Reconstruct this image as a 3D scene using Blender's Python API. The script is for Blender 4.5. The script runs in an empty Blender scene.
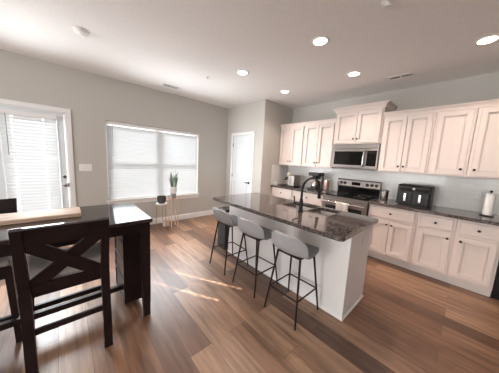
import bpy, bmesh, math, random
from mathutils import Vector, Matrix
random.seed(4)
S = bpy.context.scene
COL = S.collection
PI = math.pi

# ------------------------------------------------------------------ camera
cd = bpy.data.cameras.new('camera'); cam = bpy.data.objects.new('camera', cd); COL.objects.link(cam)
cd.sensor_width = 36; cd.lens = 201.237/499*36; cd.clip_start = .02; cd.clip_end = 200
R_ = Vector((0.67301317, 0.73783383, 0.05152195)); U_ = Vector((-0.13017746, 0.04959321, 0.99024964)); F_ = Vector((-0.72808455, 0.67315804, -0.12942621))
m = Matrix((R_, U_, -F_)).transposed().to_4x4(); m.translation = Vector((4.41318, -4.17373, 1.45721))
cam.matrix_world = m
S.camera = cam

# ------------------------------------------------------------------ world, sun, fill lamps
w = bpy.data.worlds.new('sky'); S.world = w; w.use_nodes = True
bg = w.node_tree.nodes['Background']; bg.inputs[0].default_value = (.98, .985, 1, 1); bg.inputs[1].default_value = 2.4
def lamp(name, kind, loc, direction, energy, color, **kw):
    l = bpy.data.lights.new(name, kind); l.energy = energy; l.color = color
    for k, v in kw.items(): setattr(l, k, v)
    o = bpy.data.objects.new(name, l); COL.objects.link(o); o.location = loc
    o.rotation_euler = Vector(direction).to_track_quat('-Z', 'Y').to_euler(); return o
EL = math.radians(30.5)
lamp('sun', 'SUN', (-6, -8, 6), (.866*math.cos(EL), .5*math.cos(EL), -math.sin(EL)), 30.0, (1, .96, .92), angle=.009)
# added fill lamps outside the made-up openings in the unseen south wall
lamp('fill_south_west', 'AREA', (2.6, -8.45, 1.45), (-.05, 1, .16), 44, (1, .97, .93), shape='RECTANGLE', size=2.2, size_y=1.8)
lamp('fill_south_east', 'AREA', (5.8, -8.45, 1.45), (0, 1, .12), 12, (1, .94, .88), shape='RECTANGLE', size=2.2, size_y=1.8)
# added fill lamps floating inside the room, standing in for window and door daylight
SP = math.radians(80); CW = (.94, .97, 1)
lamp('fill_window_side', 'AREA', (.55, -2.70, 1.31), (.5, .85, .1), 8, CW, shape='RECTANGLE', size=1.6, size_y=1.3, spread=math.radians(104))
lamp('fill_window_down', 'AREA', (.24, -2.70, 1.55), (.64, 0, -.77), 9, CW, shape='RECTANGLE', size=1.7, size_y=.5, spread=SP)
lamp('fill_window_up', 'AREA', (.24, -2.70, 1.55), (.62, 0, .78), 3.2, CW, shape='RECTANGLE', size=1.7, size_y=.5, spread=SP)
lamp('fill_door_down', 'AREA', (.26, -4.50, 1.5), (.64, .1, -.77), 6.5, CW, shape='RECTANGLE', size=.55, size_y=.5, spread=SP)
lamp('fill_door_up', 'AREA', (.26, -4.50, 1.5), (.62, 0, .78), 2.2, CW, shape='RECTANGLE', size=.55, size_y=.5, spread=SP)
S.view_settings.view_transform = 'Standard'; S.view_settings.look = 'None'; S.view_settings.gamma = 1
S.view_settings.use_curve_mapping = False; S.view_settings.exposure = 0.92

# ------------------------------------------------------------------ materials
def lin(c): return tuple(((v/255)/12.92 if v/255 <= .04045 else ((v/255+.055)/1.055)**2.4) for v in c) + (1,)
def mat(name, rgb, rough=.5, metal=0, spec=.5, **kw):
    mt = bpy.data.materials.new(name); mt.use_nodes = True
    b = mt.node_tree.nodes['Principled BSDF']
    b.inputs['Base Color'].default_value = lin(rgb); b.inputs['Roughness'].default_value = rough
    b.inputs['Metallic'].default_value = metal; b.inputs['Specular IOR Level'].default_value = spec
    for k, v in kw.items(): b.inputs[k].default_value = v
    return mt
def nodes(mt): return mt.node_tree.nodes, mt.node_tree.links, mt.node_tree.nodes['Principled BSDF']
def ramp(N, stops):
    r = N.new('ShaderNodeValToRGB'); e = r.color_ramp.elements
    while len(e) < len(stops): e.new(.5)
    for q, (p, c) in zip(e, stops): q.position = p; q.color = lin(c)
    return r
def noisy(mt, c1, c2, scale, stretch=(1,1,1), bump=0, coord='Object', detail=4):
    N, L, b = nodes(mt)
    tc = N.new('ShaderNodeTexCoord'); mp = N.new('ShaderNodeMapping'); mp.inputs['Scale'].default_value = stretch
    n = N.new('ShaderNodeTexNoise'); n.inputs['Scale'].default_value = scale; n.inputs['Detail'].default_value = detail
    L.new(tc.outputs[coord], mp.inputs[0]); L.new(mp.outputs[0], n.inputs['Vector'])
    r = ramp(N, [(.3, c1), (.7, c2)]); L.new(n.outputs['Fac'], r.inputs[0]); L.new(r.outputs[0], b.inputs['Base Color'])
    if bump:
        bp = N.new('ShaderNodeBump'); bp.inputs['Strength'].default_value = bump; bp.inputs['Distance'].default_value = .003
        L.new(n.outputs['Fac'], bp.inputs['Height']); L.new(bp.outputs[0], b.inputs['Normal'])
    return mt
M = {}
M['wall'] = noisy(mat('greige_paint', (205, 199, 192), .85, spec=.2), (192, 189, 183), (196, 193, 187), 60, bump=.05)
M['ceil'] = noisy(mat('ceiling_paint', (226, 224, 222), .9, spec=.1), (236, 234, 232), (241, 239, 237), 50, bump=.05)
M['trim'] = mat('white_trim', (238, 237, 236), .4)
M['door'] = mat('door_white', (226, 230, 233), .4)
M['cab'] = mat('cabinet_white', (227, 214, 207), .38)
M['toe'] = mat('toe_kick_paint', (226, 217, 211), .5)
M['island'] = mat('island_white', (238, 236, 236), .42)
M['knob'] = mat('dark_bronze', (38, 30, 28), .35, .6)
M['steel'] = noisy(mat('brushed_steel', (160, 154, 150), .34, 1), (126, 119, 114), (146, 139, 134), 30, (1, 1, 40))
M['steel_bright'] = mat('polished_steel', (214, 210, 206), .18, 1)
M['blackglass'] = mat('black_glass', (14, 14, 15), .06)
M['black'] = mat('black_plastic', (15, 15, 16), .4, spec=.35)
M['blackmatte'] = mat('matte_black_metal', (20, 20, 21), .42, .3)
M['leg'] = mat('dark_stool_metal', (44, 30, 28), .4, .5)
M['plastic'] = mat('white_plastic', (238, 237, 234), .45)
M['darkgap'] = mat('dark_recess', (24, 24, 25), .9)
M['sinksteel'] = mat('sink_steel', (150, 142, 136), .28, 1)
M['lightwood'] = noisy(mat('light_wood', (214, 184, 160), .5), (205, 172, 146), (226, 200, 178), 6, (12, 1.5, 12), .1)
M['standwood'] = noisy(mat('stand_wood', (222, 186, 162), .5), (212, 174, 150), (232, 200, 178), 8, (8, 8, 1))
M['gold'] = mat('thin_brass', (186, 150, 104), .35, .7)
M['charcoal'] = noisy(mat('charcoal_pot', (62, 64, 68), .7), (54, 56, 60), (74, 76, 80), 40)
M['greypot'] = mat('grey_glaze', (150, 150, 150), .4)
M['soil'] = noisy(mat('soil', (50, 40, 32), .95), (36, 28, 22), (70, 56, 44), 80)
M['leaf'] = noisy(mat('snake_leaf', (96, 116, 102), .45), (74, 98, 84), (158, 170, 154), 24, (1, 1, 3))
M['fabric'] = noisy(mat('grey_stool_fabric', (168, 168, 171), .9, spec=.2), (158, 158, 161), (180, 180, 183), 160, bump=.25)
M['cushion'] = noisy(mat('oatmeal_cushion', (184, 178, 172), .95, spec=.15), (168, 162, 156), (198, 192, 186), 120, bump=.3)
M['espresso'] = noisy(mat('espresso_wood', (38, 24, 26), .45, spec=.35), (27, 17, 19), (42, 28, 30), 5, (14, 2, 2))
M['tabletop'] = noisy(mat('table_top_wood', (46, 36, 37), .08, IOR=2.0), (38, 29, 30), (54, 43, 43), 5, (14, 1, 2))
M['towel'] = noisy(mat('dish_towel', (206, 200, 196), .95, spec=.1), (196, 190, 186), (216, 210, 206), 90, bump=.3)
M['paper'] = mat('paper_towel', (246, 244, 242), .95, spec=.1)
M['cream'] = mat('cream_enamel', (240, 230, 206), .3)
M['copper'] = mat('rose_metal', (214, 178, 166), .3, .8)
M['basket'] = noisy(mat('woven_white', (226, 216, 206), .9), (206, 194, 182), (236, 228, 220), 70, bump=.4)
M['tray'] = mat('dark_red_wood_tray', (92, 48, 40), .5)
M['bag'] = mat('white_bin_liner', (236, 236, 238), .5)
M['glassjar'] = mat('carafe_glass', (70, 66, 64), .08)

def granite():
    mt = mat('granite', (96, 84, 80), .05, IOR=1.75); N, L, b = nodes(mt)
    tc = N.new('ShaderNodeTexCoord')
    v = N.new('ShaderNodeTexVoronoi'); v.inputs['Scale'].default_value = 120; v.feature = 'F1'
    n = N.new('ShaderNodeTexNoise'); n.inputs['Scale'].default_value = 38; n.inputs['Detail'].default_value = 6
    L.new(tc.outputs['Object'], v.inputs['Vector']); L.new(tc.outputs['Object'], n.inputs['Vector'])
    r1 = ramp(N, [(.0, (26, 22, 22)), (.4, (66, 58, 56)), (.65, (98, 88, 84)), (.88, (150, 138, 132))])
    sep = N.new('ShaderNodeSeparateColor'); L.new(v.outputs['Color'], sep.inputs[0]); L.new(sep.outputs[0], r1.inputs[0])
    r2 = ramp(N, [(.35, (36, 31, 31)), (.65, (98, 88, 85))]); L.new(n.outputs['Fac'], r2.inputs[0])
    mx = N.new('ShaderNodeMix'); mx.data_type = 'RGBA'; mx.inputs[0].default_value = .5
    L.new(r1.outputs[0], mx.inputs[6]); L.new(r2.outputs[0], mx.inputs[7]); L.new(mx.outputs[2], b.inputs['Base Color'])
    return mt
M['granite'] = granite()

def plank_floor():
    mt = mat('wood_plank_floor', (150, 112, 88), .37, spec=.6); N, L, b = nodes(mt)
    tc = N.new('ShaderNodeTexCoord')
    br = N.new('ShaderNodeTexBrick'); br.offset = .37; br.offset_frequency = 2; br.squash = 1
    br.inputs['Scale'].default_value = 1; br.inputs['Brick Width'].default_value = 1.22; br.inputs['Row Height'].default_value = .178
    br.inputs['Mortar Size'].default_value = .0012; br.inputs['Mortar Smooth'].default_value = .2; br.inputs['Bias'].default_value = 0
    br.inputs['Color1'].default_value = (0, 0, 0, 1); br.inputs['Color2'].default_value = (1, 1, 1, 1); br.inputs['Mortar'].default_value = (.5, .5, .5, 1)
    L.new(tc.outputs['Object'], br.inputs['Vector'])
    tone = ramp(N, [(.0, (102, 72, 54)), (.3, (138, 102, 80)), (.65, (161, 124, 99)), (1, (186, 149, 121))])
    L.new(br.outputs['Color'], tone.inputs[0])
    mp = N.new('ShaderNodeMapping'); mp.inputs['Scale'].default_value = (.9, 9, 1)
    # shift the grain from plank to plank
    ad = N.new('ShaderNodeVectorMath'); ad.operation = 'MULTIPLY_ADD'; ad.inputs[1].default_value = (7.3, 3.1, 0)
    L.new(br.outputs['Color'], ad.inputs[0]); L.new(tc.outputs['Object'], ad.inputs[2]); L.new(ad.outputs[0], mp.inputs[0])
    n = N.new('ShaderNodeTexNoise'); n.inputs['Scale'].default_value = 2.2; n.inputs['Detail'].default_value = 7; n.inputs['Roughness'].default_value = .62
    L.new(mp.outputs[0], n.inputs['Vector'])
    gr = ramp(N, [(.28, (128, 122, 118)), (.5, (208, 205, 203)), (.75, (255, 255, 255))]); L.new(n.outputs['Fac'], gr.inputs[0])
    mx = N.new('ShaderNodeMix'); mx.data_type = 'RGBA'; mx.blend_type = 'MULTIPLY'; mx.inputs[0].default_value = .85
    L.new(tone.outputs[0], mx.inputs[6]); L.new(gr.outputs[0], mx.inputs[7])
    dk = N.new('ShaderNodeMix'); dk.data_type = 'RGBA'; L.new(br.outputs['Fac'], dk.inputs[0])
    L.new(mx.outputs[2], dk.inputs[6]); dk.inputs[7].default_value = lin((78, 56, 44)); L.new(dk.outputs[2], b.inputs['Base Color'])
    bp = N.new('ShaderNodeBump'); bp.inputs['Strength'].default_value = .12; bp.inputs['Distance'].default_value = .002
    L.new(n.outputs['Fac'], bp.inputs['Height']); L.new(bp.outputs[0], b.inputs['Normal'])
    return mt
M['floor'] = plank_floor()

def tile():
    mt = mat('white_tile', (226, 228, 230), .18); N, L, b = nodes(mt)
    tc = N.new('ShaderNodeTexCoord'); mp = N.new('ShaderNodeMapping'); mp.inputs['Rotation'].default_value = (PI/2, 0, 0)
    br = N.new('ShaderNodeTexBrick'); br.inputs['Scale'].default_value = 1; br.inputs['Brick Width'].default_value = .152; br.inputs['Row Height'].default_value = .076
    br.inputs['Mortar Size'].default_value = .0016; br.inputs['Color1'].default_value = lin((226, 225, 222)); br.inputs['Color2'].default_value = lin((232, 231, 228))
    br.inputs['Mortar'].default_value = lin((212, 212, 213))
    sx = N.new('ShaderNodeSeparateXYZ'); cb = N.new('ShaderNodeCombineXYZ'); add = N.new('ShaderNodeMath'); add.operation = 'ADD'
    L.new(tc.outputs['Object'], sx.inputs[0]); L.new(sx.outputs[0], add.inputs[0]); L.new(sx.outputs[1], add.inputs[1])
    L.new(add.outputs[0], cb.inputs[0]); L.new(sx.outputs[2], cb.inputs[1]); L.new(cb.outputs[0], br.inputs['Vector'])
    L.new(br.outputs['Color'], b.inputs['Base Color']); return mt
M['tile'] = tile()

def slat_mat():
    mt = bpy.data.materials.new('white_blind_slat'); mt.use_nodes = True; N = mt.node_tree.nodes; L = mt.node_tree.links
    N.clear(); out = N.new('ShaderNodeOutputMaterial'); d = N.new('ShaderNodeBsdfDiffuse'); t = N.new('ShaderNodeBsdfTranslucent'); x = N.new('ShaderNodeMixShader')
    d.inputs[0].default_value = (.77, .785, .80, 1); t.inputs[0].default_value = (.86, .9, .95, 1); x.inputs[0].default_value = .02
    L.new(d.outputs[0], x.inputs[1]); L.new(t.outputs[0], x.inputs[2]); L.new(x.outputs[0], out.inputs[0]); return mt
M['slat'] = slat_mat()
def pane_mat():
    mt = bpy.data.materials.new('window_pane'); mt.use_nodes = True; N = mt.node_tree.nodes; L = mt.node_tree.links
    N.clear(); out = N.new('ShaderNodeOutputMaterial'); t = N.new('ShaderNodeBsdfTransparent'); g = N.new('ShaderNodeBsdfGlossy'); x = N.new('ShaderNodeMixShader'); f = N.new('ShaderNodeFresnel')
    t.inputs[0].default_value = (.94, .96, .96, 1); g.inputs['Roughness'].default_value = .02; f.inputs[0].default_value = 1.25
    L.new(f.outputs[0], x.inputs[0]); L.new(t.outputs[0], x.inputs[1]); L.new(g.outputs[0], x.inputs[2]); L.new(x.outputs[0], out.inputs[0]); return mt
M['pane'] = pane_mat()
def emit(name, rgb, s):
    mt = mat(name, rgb, .5); b = nodes(mt)[2]; b.inputs['Emission Color'].default_value = lin(rgb); b.inputs['Emission Strength'].default_value = s; return mt
M['glow'] = emit('warm_led', (255, 232, 214), 6)
M['clock'] = emit('clock_digits', (150, 200, 210), .5)

# ------------------------------------------------------------------ mesh helpers
class MB:
    def __init__(s): s.bm = bmesh.new()
    def box(s, x0, x1, y0, y1, z0, z1, bev=0, seg=2, rot=None):
        v = bmesh.ops.create_cube(s.bm, size=1)['verts']
        M_ = Matrix.Translation(((x0+x1)/2, (y0+y1)/2, (z0+z1)/2)) @ Matrix.Diagonal((abs(x1-x0), abs(y1-y0), abs(z1-z0), 1))
        bmesh.ops.transform(s.bm, matrix=M_, verts=v)
        if bev:
            e = list({e for q in v for e in q.link_edges})
            r = bmesh.ops.bevel(s.bm, geom=e, offset=bev, segments=seg, affect='EDGES', profile=.5); v = list({q for f in r['faces'] for q in f.verts} | set(q for q in v if q.is_valid))
        if rot is not None: bmesh.ops.transform(s.bm, matrix=rot, verts=v)
        return s
    def beam(s, a, b, wx, wy, taper=1, up=(0,0,1), bev=0):
        """rectangular bar from a to b, cross-section wx by wy"""
        a, b = Vector(a), Vector(b); d = (b-a).normalized(); up = Vector(up)
        if abs(d.dot(up)) > .95: up = Vector((1, 0, 0))
        sx = d.cross(up).normalized(); sy = sx.cross(d).normalized()
        vs = []
        for p, k in ((a, 1), (b, taper)):
            for i, j in ((-1,-1), (1,-1), (1,1), (-1,1)): vs.append(s.bm.verts.new(p + sx*i*wx/2*k + sy*j*wy/2*k))
        fs = [(3,2,1,0), (4,5,6,7)] + [(i, (i+1)%4, 4+(i+1)%4, 4+i) for i in range(4)]
        ff = [s.bm.faces.new([vs[i] for i in f]) for f in fs]
        bmesh.ops.recalc_face_normals(s.bm, faces=ff)
        if bev:
            e = list({e for f in ff for e in f.edges}); bmesh.ops.bevel(s.bm, geom=e, offset=bev, segments=2, affect='EDGES', profile=.5)
        return s
    def lathe(s, prof, c=(0,0,0), n=28, axis='z', cap=True):
        rings = []
        for r, z in prof:
            ring = []
            for i in range(n):
                a = 2*PI*i/n; x, y = r*math.cos(a), r*math.sin(a)
                p = {'z': (x, y, z), 'y': (x, z, y), 'x': (z, x, y)}[axis]
                ring.append(s.bm.verts.new(Vector(c)+Vector(p)))
            rings.append(ring)
        ff = []
        for a, b in zip(rings, rings[1:]):
            for i in range(n): ff.append(s.bm.faces.new((a[i], a[(i+1)%n], b[(i+1)%n], b[i])))
        if cap: ff += [s.bm.faces.new(rings[0]), s.bm.faces.new(rings[-1])]
        bmesh.ops.recalc_face_normals(s.bm, faces=ff); return s
    def tube(s, pts, r, n=10, r2=None, cap=True):
        pts = [Vector(p) for p in pts]; rings = []
        d0 = (pts[1]-pts[0]).normalized(); nx = d0.orthogonal().normalized()
        for i, p in enumerate(pts):
            d = (pts[min(i+1, len(pts)-1)] - pts[max(i-1, 0)]).normalized()
            nx = (nx - d*nx.dot(d)).normalized(); ny = d.cross(nx)
            rr = r + ((r2 if r2 is not None else r) - r)*i/(len(pts)-1)
            rings.append([s.bm.verts.new(p + (nx*math.cos(2*PI*k/n) + ny*math.sin(2*PI*k/n))*rr) for k in range(n)])
        ff = []
        for a, b in zip(rings, rings[1:]):
            for i in range(n): ff.append(s.bm.faces.new((a[i], a[(i+1)%n], b[(i+1)%n], b[i])))
        if cap: ff += [s.bm.faces.new(rings[0]), s.bm.faces.new(rings[-1])]
        bmesh.ops.recalc_face_normals(s.bm, faces=ff); return s
    def prism(s, poly, axis, a, b):
        """extrude a 2D polygon along axis from a to b; poly coords are the other two axes in order"""
        def P(u, v, t): return {'x': (t, u, v), 'y': (u, t, v), 'z': (u, v, t)}[axis]
        A = [s.bm.verts.new(P(u, v, a)) for u, v in poly]; B = [s.bm.verts.new(P(u, v, b)) for u, v in poly]
        n = len(poly); ff = [s.bm.faces.new(A), s.bm.faces.new(B)] + [s.bm.faces.new((A[i], A[(i+1)%n], B[(i+1)%n], B[i])) for i in range(n)]
        bmesh.ops.recalc_face_normals(s.bm, faces=ff); return s
    def sweep(s, path, prof, closed=False):
        """mitred moulding: path of 2D points (outside on the right-hand side of travel), prof of (outward, z)"""
        P = [Vector(p) for p in path]; rings = []
        for i, p in enumerate(P):
            ns = []
            if i > 0: d = (p-P[i-1]).normalized(); ns.append(Vector((d.y, -d.x)))
            if i < len(P)-1: d = (P[i+1]-p).normalized(); ns.append(Vector((d.y, -d.x)))
            nn = ns[0] if len(ns) == 1 else (ns[0]+ns[1])/(1+ns[0].dot(ns[1]))
            rings.append([s.bm.verts.new((p.x+nn.x*o, p.y+nn.y*o, z)) for o, z in prof])
        k = len(prof); ff = []
        for a, b in zip(rings, rings[1:]):
            for i in range(k): ff.append(s.bm.faces.new((a[i], a[(i+1)%k], b[(i+1)%k], b[i])))
        ff += [s.bm.faces.new(rings[0]), s.bm.faces.new(rings[-1])]
        bmesh.ops.recalc_face_normals(s.bm, faces=ff); return s
    def plate(s, xs, ys, z0, z1, holes=()):
        top = {}; bot = {}
        def V(d, i, j, z):
            if (i, j) not in d: d[(i, j)] = s.bm.verts.new((xs[i], ys[j], z))
            return d[(i, j)]
        cells = {(i, j) for i in range(len(xs)-1) for j in range(len(ys)-1)} - set(holes)
        ff = []
        for i, j in cells:
            c = [(i, j), (i+1, j), (i+1, j+1), (i, j+1)]
            ff.append(s.bm.faces.new([V(top, a, b, z1) for a, b in c])); ff.append(s.bm.faces.new([V(bot, a, b, z0) for a, b in reversed(c)]))
            for k, (di, dj) in enumerate(((0, -1), (1, 0), (0, 1), (-1, 0))):
                if (i+di, j+dj) not in cells:
                    a, b = c[k], c[(k+1) % 4]; ff.append(s.bm.faces.new((V(top, *a, z1), V(bot, *a, z0), V(bot, *b, z0), V(top, *b, z1))))
        bmesh.ops.recalc_face_normals(s.bm, faces=ff); return s
    def build(s, name, mt, parent=None, smooth=False, loc=None, rot=None, autosmooth=False):
        me = bpy.data.meshes.new(name); s.bm.to_mesh(me); s.bm.free()
        me.materials.append(mt)
        if smooth:
            me.polygons.foreach_set('use_smooth', [True]*len(me.polygons))
            try: me.set_sharp_from_angle(angle=math.radians(38))
            except Exception: pass
        o = bpy.data.objects.new(name, me); COL.objects.link(o)
        if parent: o.parent = parent
        if loc: o.location = loc
        if rot: o.rotation_euler = rot
        return o
def thing(name, label, cat, loc=(0,0,0), rz=0, group=None):
    o = bpy.data.objects.new(name, None); COL.objects.link(o); o.empty_display_size = .1
    o.location = loc; o.rotation_euler = (0, 0, rz); return tag(o, label, cat, group)
def tag(o, label, cat, group=None):
    o['label'] = label; o['category'] = cat
    if group: o['group'] = group
    return o
def struct(o): o['kind'] = 'structure'; return o
def dup(root, loc, label, rz=None):
    r = root.copy(); COL.objects.link(r); r.location = loc; r['label'] = label
    if rz is not None: r.rotation_euler = (0, 0, rz)
    for ch in list(root.children):
        c = ch.copy(); COL.objects.link(c); c.parent = r
        for g in list(ch.children):
            d = g.copy(); COL.objects.link(d); d.parent = c
    return r

# ------------------------------------------------------------------ room shell
H = 2.75; XE = 7.6; YS = -8.2
XP, YP = 1.313, -.974                      # pantry box
struct(MB().box(-.16, XE+.1, YS-.1, .12, -.1, 0).build('floor', M['floor']))
struct(MB().box(-.16, XE+.1, YS-.1, .12, H, H+.1).build('ceiling', M['ceil']))
struct(MB().box(0, XE+.1, 0, .12, 0, H).build('wall_north', M['wall']))
struct(MB().box(XE, XE+.1, YS, 0, 0, H).build('wall_east', M['wall']))
# west wall with the exterior door and the window
W0, W1, WZ0, WZ1 = -3.607, -1.802, .590, 2.024
D0, D1, DZ = -5.06, -4.125, 2.045
b = MB()
b.box(-.16, 0, YS, D0, 0, H).box(-.16, 0, D0, D1, DZ, H).box(-.16, 0, D1, W0, 0, H)
b.box(-.16, 0, W0, W1, 0, WZ0-.03).box(-.16, 0, W0, W1, WZ1, H).box(-.16, 0, W1, .12, 0, H)
struct(b.build('wall_west', M['wall']))
# pantry walls with the pantry door opening
P0, P1, PZ = .262, .976, 2.043
b = MB(); b.box(0, P0, YP, YP+.1, 0, H).box(P1, XP, YP, YP+.1, 0, H).box(P0, P1, YP, YP+.1, PZ, H)
struct(b.build('wall_pantry', M['wall']))
struct(MB().box(XP-.1, XP, YP+.1, 0, 0, H).build('wall_pantry_side', M['wall']))
# unseen south wall behind the camera, two openings added to let fill light in
b = MB(); b.box(-.16, 1.5, YS-.1, YS, 0, H).box(3.7, 4.7, YS-.1, YS, 0, H).box(6.9, XE+.1, YS-.1, YS, 0, H)
for a, c in ((1.5, 3.7), (4.7, 6.9)): b.box(a, c, YS-.1, YS, 0, .55).box(a, c, YS-.1, YS, 2.35, H)
struct(b.build('wall_south', M['wall']))
struct(MB().box(-.5, XE+.5, YS-2.6, YS-.1, 2.62, 2.72).build('unseen_sun_block', M['trim']))  # unseen slab, added to keep the sun out of the south openings
# baseboards
BP = [(0, 0), (.014, 0), (.014, .1), (.008, .118), (.004, .122), (0, .122)]
struct(MB().sweep([(0, YP), (0, D1+.066)][::-1], BP).build('baseboard_west', M['trim']))
b = MB(); b.sweep([(0, YP), (P0-.066, YP)], BP); b.sweep([(P1+.066, YP), (XP, YP), (XP, -.66)], BP)
struct(b.build('baseboard_pantry', M['trim']))
# backsplash tile
b = MB(); b.box(XP, 5.6, -.008, 0, .914, 1.385); b.box(XP, XP+.008, -.64, -.008, .914, 1.385)
struct(b.build('wall_backsplash', M['tile']))

# exterior door (door_1)
d = bpy.data.objects.new('door_1', None); COL.objects.link(d); struct(d)
b = MB(); cw = .066
for y0, y1 in ((D0-cw, D0), (D1, D1+cw)): b.box(0, .018, y0, y1, 0, DZ, .004)
b.box(0, .018, D0-cw, D1+cw, DZ, DZ+cw, .004)
b.build('door_casing', M['trim'], d)
b = MB(); b.box(-.14, 0, D0, D0+.018, 0, DZ).box(-.14, 0, D1-.018, D1, 0, DZ).box(-.14, 0, D0, D1, DZ-.018, DZ); b.build('door_jamb', M['trim'], d)
L0, L1, LZ0, LZ1 = -4.79, -4.245, .22, 1.96
b = MB(); s0, s1 = D0+.02, D1-.02
b.box(-.055, -.01, s0, L0, .012, DZ-.02).box(-.055, -.01, L1, s1, .012, DZ-.02).box(-.055, -.01, L0, L1, .012, LZ0).box(-.055, -.01, L0, L1, LZ1, DZ-.02)
slab = b.build('door_panel', M['door'], d)
b = MB()
b.box(-.012, 0, L0-.02, L0+.02, LZ0-.02, LZ1+.02).box(-.012, 0, L1-.02, L1+.02, LZ0-.02, LZ1+.02).box(-.012, 0, L0, L1, LZ0-.02, LZ0+.02).box(-.012, 0, L0, L1, LZ1-.02, LZ1+.02)
b.build('lite_frame', M['door'], slab)
MB().box(-.036, -.030, L0, L1, LZ0, LZ1).build('pane', M['pane'], slab)
MB().lathe([(.0, -.012), (.03, -.012), (.03, 0), (.011, .005), (.011, .03), (.024, .036), (.028, .05), (.022, .062), (.0, .064)], (0, -4.18, .90), axis='x', cap=False).build('door_knob', M['steel_bright'], slab, True)
MB().lathe([(.0, -.012), (.029, -.012), (.029, 0), (.02, .012), (.0, .012)], (0, -4.18, 1.035), axis='x', cap=False).build('deadbolt', M['steel_bright'], slab, True)
MB().box(-.016, .002, D1-.022, D1-.004, .87, .93).build('strike_plate', M['steel'], d)
struct(MB().box(-.15, .01, D0, D1, 0, .012).build('trim_1', M['steel']))

# window_1
wn = bpy.data.objects.new('window_1', None); COL.objects.link(wn); struct(wn)
b = MB(); f = .05; ym = (W0+W1)/2
for a, c in ((W0, ym), (ym, W1)):
    b.box(-.14, -.085, a, a+f, WZ0, WZ1).box(-.14, -.085, c-f, c, WZ0, WZ1).box(-.14, -.085, a, c, WZ0, WZ0+f).box(-.14, -.085, a, c, WZ1-f, WZ1)
    b.box(-.13, -.09, a, c, 1.30-.03, 1.30+.03)
b.build('window_frame', M['trim'], wn)
for a, c in ((W0, ym), (ym, W1)): MB().box(-.115, -.11, a+f, c-f, WZ0+f, WZ1-f).build('pane', M['pane'], wn)
b = MB(); b.box(-.09, .035, W0-.035, W1+.035, WZ0-.03, WZ0, .006); b.build('window_sill', M['trim'], wn)
MB().box(0, .014, W0-.015, W1+.015, WZ0-.095, WZ0-.03, .003).build('apron', M['trim'], wn)

# pantry door (door_2)
d2 = bpy.data.objects.new('door_2', None); COL.objects.link(d2); struct(d2)
b = MB()
for a, c in ((P0-cw, P0), (P1, P1+cw)): b.box(a, c, YP-.018, YP, 0, PZ, .004)
b.box(P0-cw, P1+cw, YP-.018, YP, PZ, PZ+cw, .004); b.build('door_casing', M['trim'], d2)
b = MB(); a, c = P0+.004, P1-.004; y0, y1 = YP+.002, YP+.038; st = .105
b.box(a, a+st, y0, y1, .012, PZ-.004).box(c-st, c, y0, y1, .012, PZ-.004)
for z0, z1 in ((.012, .24), (.93, 1.06), (1.9, PZ-.004)): b.box(a+st, c-st, y0, y1, z0, z1)
for z0, z1 in ((.24, .93), (1.06, 1.9)):
    b.box(a+st, c-st, y0+.012, y1, z0, z1); b.box(a+st+.03, c-st-.03, y0+.004, y1, z0+.03, z1-.03, .006)
slab2 = b.build('door_panel', M['door'], d2)
hk = MB(); hk.lathe([(0, .0), (.03, 0), (.03, -.01), (.011, -.012), (.011, -.04), (0, -.04)], (P1-.065, y0, .92), axis='y', cap=False); hk.box(P1-.16, P1-.055, y0-.05, y0-.036, .91, .932, .004)
hk.build('door_handle', M['knob'], slab2, True)
for z in (.25, 1.05, 1.82): MB().box(P0-.004, P0+.014, YP-.012, YP+.004, z-.045, z+.045, .003).build('hinge', M['steel'], d2)

# ------------------------------------------------------------------ blinds
def blind(name, label, x, y0, y1, z0, z1, holes, cords, wand_y):
    root = thing(name, label, 'blind', (x, (y0+y1)/2, z0)); Lx, Ly, Lz = x, (y0+y1)/2, z0
    def loc(b): bmesh.ops.translate(b.bm, verts=b.bm.verts, vec=(-Lx, -Ly, -Lz)); return b
    b = MB(); b.box(x-.028, x+.028, y0, y1, z1-.06, z1, .004); loc(b).build('headrail', M['trim'], root)
    b = MB(); pitch = .047; wd = .085; th = math.radians(70); z = z0+.05
    dx, dz = math.cos(th)*wd/2, math.sin(th)*wd/2
    hs = .024
    while z < z1-.075:
        P = lambda t, yy: (x+dx*t-math.sin(th)*.009*(1-t*t), yy, z-dz*t-math.cos(th)*.009*(1-t*t))        # room-side edge down
        def quad(t0, t1, ya, yb):
            vs = [b.bm.verts.new(P(t0, ya)), b.bm.verts.new(P(t0, yb)), b.bm.verts.new(P(t1, yb)), b.bm.verts.new(P(t1, ya))]; b.bm.faces.new(vs)
        cuts = sorted(holes); 
        for ta, tb in ((-1, -.68), (-.68, -.35), (.35, .68), (.68, 1)): quad(ta, tb, y0+.006, y1-.006)
        s = y0+.006
        for h in cuts: quad(-.35, .35, s, h-hs/2); s = h+hs/2
        quad(-.35, .35, s, y1-.006)
        z += pitch
    o = loc(b).build('slats', M['slat'], root)
    b = MB(); b.box(x-.022, x+.022, y0+.004, y1-.004, z0, z0+.022, .004); loc(b).build('bottom_rail', M['trim'], root)
    for h in cords:
        b = MB(); b.tube([(x+.03, h, z0+.02), (x+.03, h, z1-.05)], .0012, 5); loc(b).build('ladder_cord', M['plastic'], root)
    b = MB(); b.tube([(x+.036, wand_y, z1-.62), (x+.034, wand_y, z1-.05)], .0045, 6); loc(b).build('tilt_wand', M['greypot'], root)
    return root
blind('window_blind', 'wide white slatted blind covering the double window on the left wall', -.042, W0+.008, W1-.008, WZ0+.002, WZ1-.004,
      [], [W0+.12, W0+.62, W1-.62, W1-.12], W0+.1)
blind('door_blind', 'narrow white slatted blind hung on the glazed exterior door', .032, L0-.01, L1+.015, .2, 1.975, [-4.686, -4.379], [-4.686, -4.379], -4.735)

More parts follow.
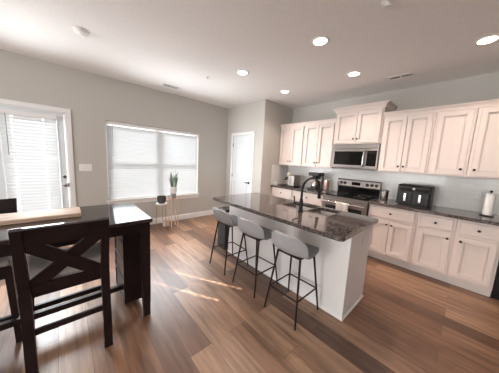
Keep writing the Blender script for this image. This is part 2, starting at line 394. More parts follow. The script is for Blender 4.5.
# ------------------------------------------------------------------ switch and outlet plates
o = thing('light_switch', 'white triple switch plate between the exterior door and the window', 'switch', (0, -3.91, 1.19))
MB().box(0, .007, -.085, .085, -.06, .06, .003).build('cover_plate', M['plastic'], o)
for k in (-1, 0, 1): MB().box(.006, .012, k*.046-.016, k*.046+.016, -.033, .033, .003).build('rocker', M['plastic'], o)
def outlet(loc, rz, label, grp=None):
    o = thing('power_outlet', label, 'outlet', loc, rz, grp)
    MB().box(-.036, .036, -.006, 0, -.058, .058, .003).build('cover_plate', M['plastic'], o)
    for z in (-.024, .024): MB().box(-.016, .016, -.009, -.004, z-.016, z+.016, .003).build('socket', M['plastic'], o)
    return o
outlet((3.72, -.008, 1.16), 0, 'white outlet on the tile between the range and the air fryer')
outlet((4.52, -.008, 1.16), 0, 'white outlet on the tile left of the paper towel roll')

# ------------------------------------------------------------------ ceiling fittings
for i, (x, y, lb) in enumerate(((1.93, -2.14, 'lit ceiling downlight nearest the plain left part of the ceiling, over the far island end'), (1.915, -1.095, 'lit ceiling downlight in the far kitchen corner by the pantry wall'),
        (3.16, -2.10, 'lit ceiling downlight over the near island end, with the longest glare'), (3.12, -1.07, 'lit ceiling downlight in front of the tall cabinet over the microwave'), (4.36, -1.04, 'lit ceiling downlight at the right edge, before the right wall cabinets'))):
    o = thing('ceiling_downlight', lb, 'ceiling light', (x, y, H), 0, 'lit downlights over the kitchen')
    MB().lathe([(.066, -.004), (.088, -.006), (.094, -.003), (.095, 0), (.066, 0)], n=32, cap=False).build('trim_ring', M['plastic'], o, True)
    MB().lathe([(.0, -.005), (.068, -.005), (.068, -.002), (0, -.002)], n=32, cap=False).build('lens', M['glow'], o)
    l = lamp('downlight_lamp', 'AREA', (x, y, H-.012), (0, 0, -1), 4.6, (1, .82, .7), shape='DISK', size=.13, spread=math.radians(118))
o = thing('smoke_detector', 'round white smoke detector on the ceiling over the dining table', 'smoke detector', (1.39, -3.97, H))
MB().lathe([(.068, 0), (.07, -.012), (.066, -.03), (.05, -.042), (0, -.044)], n=32, cap=False).build('body', M['plastic'], o, True)
MB().lathe([(.02, -.043), (.02, -.047), (0, -.047)], n=16, cap=False).build('test_button', M['trim'], o, True)
o = thing('fire_sprinkler', 'small white sprinkler disc on the ceiling before the pantry', 'sprinkler', (1.36, -2.41, H))
MB().lathe([(.035, 0), (.035, -.005), (.012, -.008), (.01, -.03), (.02, -.032), (.02, -.036), (0, -.036)], n=20, cap=False).build('escutcheon', M['plastic'], o, True)
o = thing('fire_sprinkler', 'sprinkler head at the top edge of the view on the ceiling', 'sprinkler', (3.806, -2.237, H))
MB().lathe([(.045, 0), (.045, -.006), (.03, -.01), (.012, -.012), (0, -.012)], n=20, cap=False).build('escutcheon', M['plastic'], o, True)
MB().lathe([(.01, -.01), (.01, -.035), (.026, -.037), (.026, -.041), (0, -.041)], n=16, cap=False).build('head', M['plastic'], o, True)
def register(loc, lx, ly, label, n):
    o = thing('ceiling_vent', label, 'vent', loc)
    b = MB(); t = .022
    b.box(-lx/2, lx/2, -ly/2, -ly/2+t, -.008, 0, .002).box(-lx/2, lx/2, ly/2-t, ly/2, -.008, 0, .002).box(-lx/2, -lx/2+t, -ly/2, ly/2, -.008, 0, .002).box(lx/2-t, lx/2, -ly/2, ly/2, -.008, 0, .002)
    b.box(-.007, .007, -ly/2, ly/2, -.008, 0); b.build('frame', M['plastic'], o)
    MB().box(-lx/2+t, lx/2-t, -ly/2+t, ly/2-t, -.0015, -.0005).build('duct', M['darkgap'], o)
    for k in range(n):
        y = -ly/2+t+(k+.5)*(ly-2*t)/n
        MB().beam((-lx/2+t, y, -.004), (lx/2-t, y, -.004), .004, .0015, up=(0, .3, .95)).build('louver', M['plastic'], o)
register((3.575, -.58, H), .30, .14, 'white louvered vent in the kitchen ceiling above the wall cabinets', 3)
register((.44, -2.63, H), .14, .30, 'white vent in the ceiling near the window wall', 3)

# ------------------------------------------------------------------ kitchen cabinets
def knob(parent, x, y, z):
    return MB().lathe([(0, 0), (.007, 0), (.006, -.010), (.013, -.016), (.015, -.022), (.011, -.027), (0, -.028)], (x, y, z), n=16, axis='y', cap=False).build('knob', M['knob'], parent, True)
def shaker(parent, x0, x1, z0, z1, y, name='door', kx=None, kz=None, rail=.057):
    b = MB(); t = .027
    if name == 'drawer': b.box(x0, x1, y-t, y, z0, z1, .004)
    else:
        for a, c in ((x0, x0+rail), (x1-rail, x1)): b.box(a, c, y-t, y, z0, z1, .0025)
        for a, c in ((z0, z0+rail), (z1-rail, z1)): b.box(x0+rail-.001, x1-rail+.001, y-t, y, a, c, .0025)
        b.box(x0+rail-.01, x1-rail+.01, y-.005, y-.002, z0+rail-.01, z1-rail+.01)
        i0, i1, k0, k1 = x0+rail+.0025, x1-rail-.0025, z0+rail+.0025, z1-rail-.0025     # inner bead
        e = .010
        for q in ((i0, i0+e, k0, k1), (i1-e, i1, k0, k1), (i0, i1, k0, k0+e), (i0, i1, k1-e, k1)): b.box(q[0], q[1], y-.015, y-.005, q[2], q[3], .003)
    o = b.build(name, M['cab'], parent)
    if kx is not None: knob(o, kx, y-t, kz)
    return o
CROWN = lambda z, h, p: [(0, z), (p*.25, z), (p*.3, z+h*.25), (p*.55, z+h*.55), (p*.85, z+h*.75), (p, z+h*.8), (p, z+h), (0, z+h)]
def upper(label, x0, x1, z0, zt, dep, doors, ch, cp, path=None, knobs='pair', crown=True, dm=.024):
    """zt = top of the box; doors = number of doors"""
    o = thing('wall_cabinet', label, 'cabinet', (x0, 0, z0), 0, 'white wall cabinets'); W = x1-x0; h = zt-z0
    MB().box(.0015, W-.0015, -dep, -.009, 0, h, .002).build('body', M['cab'], o)
    y = -dep; g = dm
    if doors == 2:
        mid = W/2; kz = .095 if h > .7 else .085
        shaker(o, g, mid-.003, .02, h-.03, y, 'door', mid-.031, kz); shaker(o, mid+.003, W-g, .02, h-.03, y, 'door', mid+.031, kz)
    else:
        kx = W-g-.03 if knobs == 'right' else g+.03
        shaker(o, g, W-g, .02, h-.03, y, 'door', kx, .095)
    if crown:
        pts = path or [(0, -dep), (W, -dep)]
        b = MB(); b.sweep(pts, CROWN(h-.012, ch, cp)); b.build('crown', M['cab'], o)
    return o
ZU = 1.385; ZT = 2.25
upper('white two-door wall cabinet farthest left, against the pantry side wall', XP+.001, 1.966, ZU, ZT, .40, 2, .07, .035)
upper('white two-door wall cabinet directly left of the microwave, above the coffee maker', 1.966, 2.622, ZU, ZT, .40, 2, .07, .035)
upper('raised short two-door white cabinet above the microwave', 2.622, 3.388, 1.83, 2.40, .42, 2, .085, .06, [(0, -.009), (0, -.42), (.766, -.42), (.766, -.009)])
upper('white two-door wall cabinet directly right of the microwave', 3.388, 4.005, ZU, ZT, .40, 2, .07, .035)
upper('white one-door wall cabinet second from the right, knob at its right edge', 4.005, 4.385, ZU, ZT, .40, 1, .07, .035, knobs='right', dm=.03)
upper('white one-door wall cabinet at the right edge, knob at its left edge', 4.385, 4.79, ZU, ZT, .40, 1, .07, .035, knobs='left', dm=.03)

def base(label, x0, x1, kind):
    o = thing('base_cabinet', label, 'cabinet', (x0, 0, 0), 0, 'white base cabinets'); W = x1-x0
    MB().box(.001, W-.001, -.59, -.01, .1, .872, .002).build('body', M['cab'], o)
    b = MB(); b.box(.001, W-.001, -.545, -.05, 0, .1); b.build('toe_kick', M['toe'], o)
    y = -.59; g = .03
    shaker(o, g, W-g, .70, .842, y, 'drawer', W/2, .771)
    if kind == 'two':
        shaker(o, g, W/2-.003, .13, .655, y, 'door', W/2-.03, .60); shaker(o, W/2+.003, W-g, .13, .655, y, 'door', W/2+.03, .60)
    else:
        kx = W-g-.03 if kind == 'right' else g+.03
        shaker(o, g, W-g, .13, .655, y, 'door', kx, .60)
    return o
base('white base cabinet farthest left, under the espresso machine', XP+.001, 1.93, 'two')
base('white base cabinet left of the range, under the drip coffee maker', 1.93, 2.618, 'two')
base('white two-door base cabinet directly right of the range', 3.392, 4.005, 'two')
base('white one-door base cabinet with its knob at the upper right, middle of the right run', 4.005, 4.387, 'right')
base('white one-door base cabinet with its knob at the upper left, last before the dishwasher', 4.387, 4.765, 'left')
o = thing('dishwasher', 'black dishwasher at the right edge, below the counter', 'dishwasher', (4.768, 0, 0))
MB().box(0, .6, -.56, -.02, .1, .868).build('body', M['black'], o)
dd = MB().box(.003, .597, -.61, -.56, .11, .74, .006).build('door', M['black'], o)
MB().box(.003, .597, -.61, -.56, .745, .866, .006).build('control_panel', M['blackglass'], o)
MB().tube([(.06, -.61, .69), (.06, -.65, .69), (.54, -.65, .69), (.54, -.61, .69)], .01, 10).build('handle', M['steel'], dd, True)
MB().box(.005, .595, -.53, -.05, 0, .1).build('toe_kick', M['black'], o)
for nm, a, c, lb in (('kitchen_countertop', XP+.009, 2.618, 'granite countertop left of the range, holding the coffee makers'), ('kitchen_countertop', 3.392, 5.37, 'granite countertop right of the range, holding the air fryer')):
    tag(MB().box(a, c, -.645, -.009, .873, .914, .006).build(nm, M['granite']), lb, 'countertop', 'granite countertops')

# ------------------------------------------------------------------ range
RX = 2.622; RW = .766
o = thing('kitchen_range', 'stainless steel electric range with black glass top set between the counters', 'stove', (RX, 0, 0))
MB().box(.002, RW-.002, -.62, -.05, .09, .905, .003).build('body', M['black'], o)
MB().box(.02, RW-.02, -.58, -.06, 0, .09).build('plinth', M['black'], o)
ck = MB().box(.002, RW-.002, -.655, -.05, .905, .922, .004).build('cooktop', M['blackglass'], o)
for x, y, r in ((.2, -.49, .1), (.57, -.49, .085), (.2, -.24, .08), (.57, -.24, .1)):
    MB().lathe([(r, .9222), (r, .9226), (r-.004, .9226), (r-.004, .9222)], (x, y, 0), n=36, cap=False).build('burner_ring', M['greypot'], ck)
b = MB(); b.prism([(-.05, .92), (-.012, .92), (-.012, 1.19), (-.05, 1.19), (-.085, 1.17), (-.10, 1.06), (-.055, 1.035)], 'x', .003, RW-.003)
bgd = b.build('backguard', M['steel'], o)
MB().prism([(-.053, .923), (-.051, .923), (-.053, 1.037), (-.058, 1.037)], 'x', .01, RW-.01).build('splash_panel', M['blackglass'], bgd)
tl = math.atan2(.015, .11)
for x in (.085, .155, .555, .63, .705):
    k = MB().lathe([(0, 0), (.027, 0), (.027, -.006), (.022, -.008), (.020, -.028), (0, -.03)], n=20, axis='y', cap=False); k.box(-.004, .004, -.034, -.006, -.02, .02, .002)
    k.build('control_knob', M['black'], bgd, True, (x, -.0925, 1.115), (-tl, 0, 0))
dp = MB().box(-.075, .075, -.004, .004, -.03, .03, .002).build('display', M['blackglass'], bgd, loc=(.36, -.0925, 1.115), rot=(-tl, 0, 0))
b = MB(); b.box(.004, RW-.004, -.66, -.62, .24, .85, .006); od = b.build('oven_door', M['steel'], o)
MB().box(.075, RW-.075, -.663, -.655, .36, .735, .003).build('oven_window', M['blackglass'], od)
MB().tube([(.05, -.655, .80), (.05, -.70, .80)], .010, 8).tube([(RW-.05, -.655, .80), (RW-.05, -.70, .80)], .010, 8).tube([(.03, -.705, .80), (RW-.03, -.705, .80)], .013, 12).build('oven_handle', M['steel_bright'], od, True)
MB().box(.004, RW-.004, -.65, -.62, .852, .903, .004).build('front_panel', M['steel'], o)
dr = MB().box(.004, RW-.004, -.655, -.62, .10, .232, .006).build('storage_drawer', M['steel'], o)
# towel over the oven handle
b = MB(); n = 14
def towel_pt(u, t):
    x = RX + .30 + u*.19; wv = .006*math.sin(u*9+1)
    if t < .42: z = .82 - (1-t/.42)*.30; y = -.682 + wv*.3
    elif t < .58:
        a = PI*(t-.42)/.16; y = -.705 + math.cos(a)*.020; z = .80+.004 + math.sin(a)*.017
    else: z = .80 - (t-.58)/.42*.42; y = -.727 - wv
    return (x, y, z)
ts = [0, .2, .42, .44, .47, .5, .53, .56, .58, .65, .75, .87, 1]; g = [[b.bm.verts.new(towel_pt(i/n, t)) for i in range(n+1)] for t in ts]
for r0, r1 in zip(g, g[1:]):
    for i in range(n): b.bm.faces.new((r0[i], r0[i+1], r1[i+1], r1[i]))
tw = b.build('dish_towel', M['towel'], None, True); md = tw.modifiers.new('thick', 'SOLIDIFY'); md.thickness = .004; md.offset = 0
tag(tw, 'pale dish towel hanging over the oven door handle', 'towel')

# ------------------------------------------------------------------ microwave
o = thing('microwave', 'stainless over-the-range microwave under the short raised cabinet', 'microwave', (RX, 0, 1.405))
MB().box(.003, RW-.003, -.40, -.01, 0, .42, .003).build('body', M['steel'], o)
b = MB(); b.box(.003, RW-.003, -.43, -.40, .345, .42, .004); b.build('vent_panel', M['steel'], o)
dr = MB().box(.003, .575, -.435, -.40, .012, .342, .006).build('door', M['steel'], o)
MB().box(.04, .53, -.4375, -.43, .06, .30, .004).build('door_window', M['blackglass'], dr)
MB().box(.578, RW-.003, -.433, -.40, .012, .342, .005).build('frame', M['steel'], o)
cp = MB().box(.592, RW-.028, -.436, -.43, .055, .31, .003).build('control_panel', M['blackglass'], o)
MB().box(.62, RW-.05, -.4366, -.4355, .262, .29).build('display', M['darkgap'], cp)
MB().tube([(.553, -.432, .045), (.553, -.470, .065), (.553, -.482, .18), (.553, -.470, .295), (.553, -.432, .315)], .0135, 10).build('handle', M['steel_bright'], dr, True)
MB().box(.02, RW-.02, -.40, -.05, -.004, .001).build('underside', M['black'], o)

# ------------------------------------------------------------------ island
IX0, IX1, IY0, IY1 = 1.99, 3.835, -2.654, -1.739
BX0, BX1, BY0, BY1 = 1.975, 3.776, -2.31, -1.765
o = thing('kitchen_island', 'white kitchen island body with a plain panelled back behind the stools', 'island', (BX0, BY0, 0)); W = BX1-BX0; D = BY1-BY0
b = MB(); t = .02
b.box(0, t, 0, D, 0, .872).box(W-t, W, 0, D, 0, .872).box(t, W-t, 0, t, 0, .872).box(t, W-t, D-.04, D-.02, .1, .872).box(t, W-t, D-.1, D-.08, 0, .1).box(t, W-t, t, D-.04, .08, .1)
b.build('body', M['island'], o)
for x in (W*.5+.01,): MB().box(x-.0015, x+.0015, -.0006, .002, .03, .872).build('panel_seam', M['toe'], o)
for a in (-.004, W-.012): MB().box(a, a+.016, -.004, .012, 0, .872, .002).build('corner_trim', M['island'], o)
b = MB(); b.sweep([(0, D), (0, 0), (W, 0), (W, D)], [(.0005, 0), (.012, 0), (.011, .012), (.006, .022), (.0005, .022)]); b.build('shoe_moulding', M['island'], o)
for a, c, k in ((.03, .47, 'right'), (.475, .91, 'left'), (.915, 1.35, 'right'), (1.355, 1.77, 'left')):
    b = MB(); b.box(a, c, D-.021, D, .13, .84, .003); q = b.build('door', M['island'], o)
    MB().lathe([(0, 0), (.007, 0), (.006, .010), (.015, .02), (0, .028)], ((c-.03 if k == 'right' else a+.03), D, .77), n=14, axis='y', cap=False).build('knob', M['knob'], q, True)
outlet((BX1+.001, -1.98, .70), PI/2, 'white outlet on the end panel of the island')
SX0, SX1, SXM, SY0, SY1 = 2.83, 3.46, 3.195, -2.13, -1.80
xs = [IX0, SX0, SXM-.012, SXM+.012, SX1, IX1]; ys = [IY0, SY0, SY1, IY1]
b = MB(); b.plate(xs, ys, .874, .914, [(1, 1), (3, 1)])
b.bm.edges.ensure_lookup_table()
ce = [e for e in b.bm.edges if abs(e.verts[0].co.z-e.verts[1].co.z) > .01 and e.verts[0].co.x in (e.verts[0].co.x,) and any(abs(e.verts[0].co.x-q) < 1e-4 for q in (IX0, IX1)) and any(abs(e.verts[0].co.y-q) < 1e-4 for q in (IY0, IY1))]
bmesh.ops.bevel(b.bm, geom=ce, offset=.045, segments=6, affect='EDGES', profile=.5)
io = b.build('island_countertop', M['granite']); tag(io, 'speckled granite countertop on the island with a sink set in it', 'countertop', 'granite countertops')
mb = io.modifiers.new('edge', 'BEVEL'); mb.width = .006; mb.segments = 2; mb.limit_method = 'ANGLE'; mb.angle_limit = math.radians(60)
o = thing('kitchen_sink', 'double-bowl stainless steel sink in the island countertop', 'sink', (SX0, SY0, .874))
for a, c, zd in ((SX0, SXM-.012, -.19), (SXM+.012, SX1, -.19)):
    a -= SX0; c -= SX0; D_ = SY1-SY0; e = .006
    b = MB(); b.box(a-e, a, -e, D_+e, zd, -.001).box(c, c+e, -e, D_+e, zd, -.001).box(a, c, -e, 0, zd, -.001).box(a, c, D_, D_+e, zd, -.001).box(a-e, c+e, -e, D_+e, zd-e, zd)
    bw = b.build('bowl', M['sinksteel'], o)
    MB().lathe([(0, zd+.003), (.03, zd+.003), (.042, zd+.001), (.042, zd), (0, zd)], ((a+c)/2, D_/2, 0), n=24, cap=False).build('drain', M['steel_bright'], bw, True)
o = thing('kitchen_faucet', 'tall matte black gooseneck faucet standing beside the island sink', 'faucet', (3.195, -2.255, .914))
MB().lathe([(.0, 0), (.030, 0), (.030, .008), (.023, .014), (.021, .12), (.016, .15), (.0, .15)], cap=False).build('base', M['blackmatte'], o, True)
pts = [(0, 0, .14), (0, 0, .25)] + [(0, .185-.185*math.cos(a)*1.0, .25+.125*math.sin(a)) for a in [PI*i/14 for i in range(1, 14)]] + [(0, .37, .25), (0, .378, .215)]
MB().tube(pts, .0135, 12).build('spout', M['blackmatte'], o, True)
MB().tube([(0, .376, .225), (0, .384, .18), (0, .388, .12)], .016, 14, .021).build('spray_head', M['blackmatte'], o, True)
MB().tube([(0, 0, .07), (-.045, -.03, .085), (-.06, -.04, .10), (-.066, -.044, .175)], .0075, 10).build('lever_handle', M['blackmatte'], o, True)

# ------------------------------------------------------------------ bar stools
def make_stool(label, loc):
    o = thing('bar_stool', label, 'stool', loc, 0, 'grey bar stools along the island')
    prof = [(.186, .630, .100), (.182, .644, .128), (.145, .651, .168), (.05, .646, .184), (-.04, .642, .187), (-.11, .648, .190), (-.155, .672, .194), (-.180, .713, .191), (-.197, .757, .180), (-.208, .797, .154), (-.214, .824, .112), (-.217, .838, .056)]
    b = MB(); nu = 12; g = []
    for k, (y, z, hw) in enumerate(prof):
        row = []
        for i in range(nu+1):
            u = -1+2*i/nu; back = max(0, min(1, (k-3)/5)); px_ = hw*math.sin(u*PI/2*.96); q = (abs(px_)/.192)**2.2
            row.append(b.bm.verts.new((px_, y + q*.095*back, z + (q*.022*max(0, 1-k/6) if k > 1 else q*.008))))
        g.append(row)
    for r0, r1 in zip(g, g[1:]):
        for i in range(nu): b.bm.faces.new((r0[i], r1[i], r1[i+1], r0[i+1]))
    st = b.build('seat_shell', M['fabric'], o, True)
    md = st.modifiers.new('pad', 'SOLIDIFY'); md.thickness = .036; md.offset = -1
    md = st.modifiers.new('soft', 'SUBSURF'); md.levels = 2; md.render_levels = 2
    top = []
    for sx in (-1, 1):
        for sy in (-1, 1):
            a = Vector((sx*.183, sy*.196, 0)); c = Vector((sx*.125, sy*.115, .612)); top.append((a, c))
            MB().tube([a, c], .0085, 10, .011).build('leg', M['leg'], o, True)
    b = MB(); pl = lambda a, c, z: a+(c-a)*(z/c.z)
    P = {(sx, sy): pl(a, c, .235) for (a, c), (sx, sy) in zip(top, [(-1,-1), (-1,1), (1,-1), (1,1)])}
    for q, r in (((-1,-1), (1,-1)), ((1,-1), (1,1)), ((1,1), (-1,1)), ((-1,1), (-1,-1))): b.tube([P[q], P[r]], .0075, 8)
    b.build('footrest', M['leg'], o, True)
    b = MB(); b.box(-.13, .13, -.12, .12, .596, .610, .004); b.build('seat_plate', M['leg'], o)
    return o
st = make_stool('grey upholstered bar stool nearest the camera, at the near end of the island', (3.375, -2.555, 0))
dup(st, (2.848, -2.553, 0), 'grey upholstered bar stool in the middle of the three at the island', .02)
dup(st, (2.317, -2.55, 0), 'grey upholstered bar stool farthest from the camera, nearest the pantry', -.03)

# ------------------------------------------------------------------ bin behind the island end
o = thing('trash_bin', 'tall dark slim bin standing at the far end of the island', 'trash bin', (1.80, -2.19, 0))
b = MB(); b.prism([(-.10, -.14), (.10, -.14), (.10, .14), (-.10, .14)], 'z', 0, .60); bb = b.build('body', M['charcoal'], o)
MB().box(-.108, .108, -.148, .148, .55, .612, .006).build('liner', M['bag'], o)
MB().box(-.11, .11, -.15, .15, .612, .66, .012).build('lid', M['black'], o)

# ------------------------------------------------------------------ things on the left counter
o = thing('espresso_machine', 'silver espresso machine with a round cream knob on a black tray', 'coffee machine', (1.66, -.36, .914))
MB().box(-.17, .19, -.14, .14, 0, .018, .004).build('drip_tray', M['black'], o)
MB().box(-.01, .17, -.10, .13, .018, .26, .012).build('housing', M['steel'], o)
MB().box(-.13, -.01, -.02, .13, .018, .22, .01).build('grinder_body', M['steel_bright'], o)
MB().lathe([(0, 0), (.035, 0), (.035, .05), (.03, .06), (0, .06)], (-.06, -.06, .15), n=18, cap=False).build('group_head', M['black'], o, True)
MB().tube([(-.06, -.06, .155), (-.06, -.15, .15)], .011, 8).build('portafilter_handle', M['black'], o, True)
MB().lathe([(0, .10), (.02, .10), (.038, .07), (.042, .045), (.036, .015), (.02, 0), (0, 0)], (-.07, .02, .22), n=20, cap=False).build('knob', M['cream'], o, True)
MB().tube([(.06, -.10, .2), (.06, -.13, .18), (.06, -.135, .06)], .006, 8).build('steam_wand', M['steel_bright'], o, True)
o = thing('serving_board', 'dark reddish board lying on the counter beside the pantry wall', 'board', (1.42, -.33, .914))
MB().box(-.02, .06, -.17, .17, 0, .016, .004).build('board', M['tray'], o)
tag(MB().lathe([(0, 0), (.03, 0), (.04, .02), (.042, .06), (.036, .064), (.034, .03), (0, .015)], (1.37, -.52, .914), n=20, cap=False).build('small_bowl', M['plastic'], None, True), 'small white cup on the counter beside the pantry wall', 'cup')
o = thing('drip_coffee_maker', 'black and silver drip coffee maker behind the black faucet', 'coffee maker', (2.27, -.30, .914))
MB().box(-.11, .11, -.14, .12, 0, .03, .006).build('base', M['black'], o)
MB().box(-.10, .10, .03, .12, .03, .30, .008).build('water_tank', M['steel'], o)
MB().box(-.11, .11, -.14, .12, .29, .36, .012).build('brew_head', M['black'], o)
MB().lathe([(0, 0), (.045, 0), (.06, .02), (.065, .02+.03), (.052, .05+.03), (0, .08)], (0, -.05, .215), n=20, cap=False).build('filter_basket', M['black'], o, True)
cf = MB().lathe([(0, 0), (.055, 0), (.072, .03), (.075, .08), (.06, .13), (.045, .15), (.05, .165), (0, .165)], (0, -.05, .032), n=24, cap=False).build('carafe', M['steel_bright'], o, True)
MB().tube([(.065, -.05, .17), (.105, -.07, .165), (.11, -.07, .09), (.07, -.06, .07)], .008, 8).build('carafe_handle', M['black'], cf, True)
o = thing('canister', 'rose-toned canister on a low stand left of the range', 'canister', (2.50, -.30, .914), 0, 'canisters on the counter')
MB().lathe([(0, 0), (.085, 0), (.085, .012), (.02, .016), (.02, .03), (0, .03)], n=24, cap=False).build('stand', M['steel'], o, True)
MB().lathe([(0, .03), (.05, .03), (.052, .035), (.052, .20), (0, .20)], n=24, cap=False).build('body', M['copper'], o, True)
MB().lathe([(0, .20), (.054, .20), (.054, .225), (.01, .23), (.01, .245), (0, .245)], n=24, cap=False).build('lid', M['steel_bright'], o, True)
# right counter
o = thing('canister', 'plain steel canister between the range and the air fryer', 'canister', (3.52, -.34, .914), 0, 'canisters on the counter')
MB().lathe([(0, 0), (.052, 0), (.054, .006), (.054, .15), (0, .15)], n=28, cap=False).build('body', M['steel_bright'], o, True)
MB().lathe([(0, .15), (.056, .15), (.056, .172), (.05, .178), (0, .18)], n=28, cap=False).build('lid', M['steel'], o, True)
o = thing('air_fryer', 'black two-drawer air fryer with bright vertical handles on the counter', 'air fryer', (3.90, -.28, .914))
b = MB(); b.prism([(-.19, .012), (.17, .012), (.17, .28), (.12, .305), (-.135, .305), (-.165, .29)], 'x', -.195, .195)
bd = b.build('body', M['black'], o); md = bd.modifiers.new('round', 'BEVEL'); md.width = .014; md.segments = 3
cpn = MB().box(-.17, .17, -.006, .004, -.035, .03, .003).build('control_panel', M['blackglass'], o, loc=(0, -.1745, .25), rot=(-.14, 0, 0))
for s in (-1, 1):
    b = MB(); b.box(s*.093-.087, s*.093+.087, -.20, -.17, .02, .205, .008); q = b.build('drawer', M['black'], o)
    MB().box(s*.085-.017, s*.085+.017, -.235, -.198, .06, .185, .008).build('handle', M['steel_bright'], q)
MB().box(-.17, .17, -.15, .15, 0, .013).build('foot', M['black'], o)
MB().lathe([(0, 0), (.018, 0), (.016, -.012), (0, -.013)], (0, -.178, .252), n=18, axis='y', cap=False).build('dial', M['steel'], o, True)
o = thing('paper_towel_holder', 'dark round stand with a centre rod under the paper towel roll', 'paper towel holder', (4.625, -.28, .914))
MB().lathe([(0, 0), (.062, 0), (.062, .008), (.02, .014), (0, .014)], n=28, cap=False).build('base', M['knob'], o, True)
MB().tube([(0, 0, .012), (0, 0, .305)], .006, 8).build('rod', M['knob'], o, True)
MB().lathe([(0, .30), (.012, .305), (.014, .315), (.008, .326), (0, .328)], n=14, cap=False).build('finial', M['knob'], o, True)
rl = MB().lathe([(.014, .016), (.042, .016), (.044, .02), (.044, .284), (.042, .288), (.014, .288), (.014, .016)], (4.625, -.28, .914), n=32, cap=False).build('paper_towel_roll', M['paper'], None, True)
tag(rl, 'white paper towel roll upright on its stand at the counter end', 'paper towel')

# ------------------------------------------------------------------ dining table and chairs
TX0, TX1, TY0, TY1 = 1.85, 2.615, -5.35, -3.632
o = thing('dining_table', 'dark espresso counter-height dining table with a storage pedestal', 'table', (0, 0, 0))
MB().box(TX0, TX1, TY0, TY1, .882, .914, .006).build('tabletop', M['tabletop'], o)
b = MB(); i = .045
b.box(TX0+i, TX0+i+.022, TY0+i, TY1-i, .795, .882).box(TX1-i-.022, TX1-i, TY0+i, TY1-i, .795, .882).box(TX0+i, TX1-i, TY0+i, TY0+i+.022, .795, .882).box(TX0+i, TX1-i, TY1-i-.022, TY1-i, .795, .882)
b.build('apron', M['espresso'], o)
def tleg(x, y, sx):
    b = MB(); w = .034
    prof = [(0, .882), (0, .45), (.004, .25), (.016, .08), (.028, 0)]
    rings = []
    for off, z in prof:
        k = w if z > .3 else w*(.72+.28*z/.3)
        rings.append([b.bm.verts.new((x+sx*off+a*k, y+c*k, z)) for a, c in ((-1,-1), (1,-1), (1,1), (-1,1))])
    ff = []
    for r0, r1 in zip(rings, rings[1:]):
        for q in range(4): ff.append(b.bm.faces.new((r0[q], r0[(q+1)%4], r1[(q+1)%4], r1[q])))
    ff += [b.bm.faces.new(rings[0]), b.bm.faces.new(rings[-1])]; bmesh.ops.recalc_face_normals(b.bm, faces=ff)
    return b.build('leg', M['espresso'], o)
for x, sx in ((TX0+.075, -1), (TX1-.075, 1)):
    for y in (TY0+.075, TY1-.045): tleg(x, y, sx)
py0, py1 = -3.815, -3.66; px0, px1 = TX0+.12, 2.40
MB().box(px0, px1, py0, py1, .06, .796, .003).build('storage_pedestal', M['espresso'], o)
b = MB()
for z in (.06, .26, .44, .62, .76): b.box(px0, px1, py0-.008, py0+.001, z, z+.03, .002)
for x in (px0, px1-.03): b.box(x, x+.03, py0-.0075, py0+.001, .06, .79, .002)
b.build('side_panel_frame', M['espresso'], o)
b = MB(); b.box(2.29, 2.33, TY0+.1, py0+.01, .17, .215, .003); b.build('stretcher', M['espresso'], o)
tag(MB().box(2.015, 2.262, -5.05, -4.088, .9145, .948, .006).build('wooden_board', M['lightwood']), 'long light wooden board lying lengthwise on the dark dining table', 'board')

def make_chair(label, loc, rz):
    """faces -X: seat front at -X, back at +X"""
    o = thing('dining_chair', label, 'chair', loc, rz, 'dark counter-height chairs at the table'); E_ = M['espresso']
    px, hy = .265, .198; ZT_ = 1.01
    for s in (-1, 1):
        b = MB(); b.beam((px, s*hy, 0), (px-.02, s*hy, .62), .052, .042, .96, (1, 0, 0)); b.beam((px-.02, s*hy, .60), (px+.055, s*(hy+.004), ZT_), .05, .04, .92, (1, 0, 0)); b.build('rear_leg', E_, o)
        b = MB(); b.beam((-.255, s*(hy+.045), 0), (-.205, s*(hy+.02), .585), .032, .032, 1.3, (1, 0, 0)); b.build('front_leg', E_, o)
    zz = lambda z: px-.02 + (z-.60)/(ZT_-.60)*.075
    b = MB(); b.beam((zz(.955), -hy, .953), (zz(.955), hy, .953), .024, .112, 1, (.18, 0, 1)); b.build('top_rail', E_, o)
    b = MB(); b.beam((zz(.60), -hy, .60), (zz(.60), hy, .60), .022, .06, 1, (.18, 0, 1)); b.build('lower_rail', E_, o)
    for s in (-1, 1):
        b = MB(); b.beam((zz(.62)-.002*s, -s*(hy-.03), .62), (zz(.91)-.002*s, s*(hy-.03), .91), .018, .078, 1, (.18, 0, 1)); b.build('cross_slat', E_, o)
    b = MB(); b.prism([(-.225, -hy-.035), (px-.04, -hy+.002), (px-.04, hy-.002), (-.225, hy+.035)], 'z', .535, .60); b.build('seat_frame', E_, o)
    b = MB(); b.prism([(-.235, -hy-.04), (px-.045, -hy+.0), (px-.045, hy), (-.235, hy+.04)], 'z', .60, .652)
    cu = b.build('seat', M['cushion'], o); md = cu.modifiers.new('soft', 'BEVEL'); md.width = .02; md.segments = 4
    for z, x0, x1 in ((.20, None, None),):
        b = MB(); b.beam((-.24, -(hy+.036), z), (-.24, hy+.036, z), .022, .042); b.build('stretcher', E_, o)
    b = MB(); b.beam((px-.01, -hy, .32), (px-.01, hy, .32), .02, .036); b.build('stretcher', E_, o)
    for s in (-1, 1):
        b = MB(); b.beam((-.236, s*(hy+.034), .27), (px-.008, s*hy, .27), .02, .034); b.build('stretcher', E_, o)
    return o
ch = make_chair('dark cross-back dining chair in front, its back to the camera', (2.455, -4.19, 0), 0)
dup(ch, (2.01, -4.735, 0), 'dark cross-back dining chair across the table, cut off by the left edge', PI)

# ------------------------------------------------------------------ plant corner
def potprof(r0, r1, h): return [(0, 0), (r0, 0), (r1, h), (r1-.012, h), (r1-.014, h-.02), (0, h-.02)]
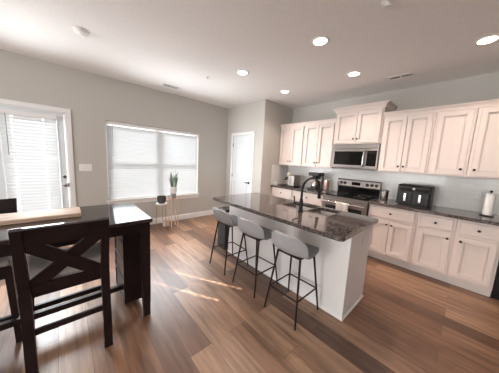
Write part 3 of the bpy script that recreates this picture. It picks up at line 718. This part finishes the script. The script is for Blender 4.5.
# short white-topped stand with charcoal pot
o = thing('plant_stand', 'short thin-legged stand with a white round top under the window', 'plant stand', (.25, -2.745, 0), 0, 'plant stands under the window')
MB().lathe([(0, .475), (.11, .475), (.112, .48), (.112, .495), (0, .495)], n=32, cap=False).build('top', M['plastic'], o, True)
for k in range(3):
    a = 2*PI*k/3+PI/6; MB().tube([(.11*math.cos(a), .11*math.sin(a), 0), (.095*math.cos(a), .095*math.sin(a), .476)], .0065, 8).build('leg', M['gold'], o, True)
o = thing('plant_pot', 'round charcoal pot standing on the short white-topped stand', 'pot', (.25, -2.745, .495))
MB().lathe([(0, 0), (.055, 0), (.078, .04), (.086, .09), (.08, .145), (.07, .145), (.07, .125), (0, .125)], n=28, cap=False).build('pot', M['charcoal'], o, True)
MB().lathe([(0, .128), (.068, .128), (0, .1295)], n=20, cap=False).build('soil', M['soil'], o)
# tall wooden stand
o = thing('plant_stand', 'tall wooden four-legged plant stand carrying the potted snake plant', 'plant stand', (.37, -2.55, 0), 0, 'plant stands under the window')
for sx in (-1, 1):
    for sy in (-1, 1): MB().beam((sx*.066, sy*.066, 0), (sx*.066, sy*.066, .66), .018, .018, 1, (1, 0, 0), .003).build('leg', M['standwood'], o)
b = MB(); b.box(-.066, .066, -.01, .01, .575, .605).box(-.01, .01, -.066, .066, .575, .605); b.build('cross_support', M['standwood'], o)
b = MB(); b.box(-.066, .066, -.075, -.057, .14, .16).box(-.066, .066, .057, .075, .14, .16); b.build('stretcher', M['standwood'], o)
o = thing('snake_plant', 'snake plant with upright grey-green leaves in a white and grey pot', 'plant', (.37, -2.55, .606))
MB().lathe([(0, 0), (.046, 0), (.05, .01), (.052, .10), (0, .10)], n=28, cap=False).build('lower_pot', M['greypot'], o, True)
MB().lathe([(0, .10), (.06, .10), (.066, .11), (.07, .235), (.06, .235), (.058, .21), (0, .21)], n=28, cap=False).build('pot', M['plastic'], o, True)
MB().lathe([(0, .213), (.057, .213), (0, .215)], n=20, cap=False).build('soil', M['soil'], o)
for k in range(15):
    a = k*2.4; r = .012+.003*k; h = random.uniform(.22, .37); lean = random.uniform(.02, .10); w = random.uniform(.018, .027)
    if k == 3: h, lean = .42, .03
    b = MB(); L = None; ca, sa = math.cos(a), math.sin(a); n = 7; rows = []
    tw_ = random.uniform(0, 3)
    for i in range(n+1):
        t = i/n; cx, cy, cz = (r+lean*t*t)*ca, (r+lean*t*t)*sa, .20+h*t
        ww = w*(.75+.6*t-1.33*t**3) if t < 1 else .0006
        q = tw_+t*.5; dx, dy = math.cos(q)*ww, math.sin(q)*ww; ox, oy = -math.sin(q)*ww*.28, math.cos(q)*ww*.28
        rows.append([b.bm.verts.new(p) for p in ((cx-dx, cy-dy, cz), (cx+ox, cy+oy, cz), (cx+dx, cy+dy, cz), (cx-ox*.2, cy-oy*.2, cz))])
    ff = []
    for r0, r1 in zip(rows, rows[1:]):
        for i in range(4): ff.append(b.bm.faces.new((r0[i], r0[(i+1)%4], r1[(i+1)%4], r1[i])))
    ff += [b.bm.faces.new(rows[0]), b.bm.faces.new(rows[-1])]; bmesh.ops.recalc_face_normals(b.bm, faces=ff)
    b.build('leaf', M['leaf'], o, True)
o = thing('lidded_basket', 'small pale basket with a wooden lid on the floor by the plant stands', 'basket', (.25, -2.665, 0))
MB().lathe([(0, 0), (.05, 0), (.058, .02), (.058, .09), (.05, .1), (0, .1)], n=26, cap=False).build('basket', M['basket'], o, True)
MB().lathe([(0, .1), (.06, .1), (.062, .105), (.062, .118), (0, .12)], n=26, cap=False).build('lid', M['standwood'], o, True)
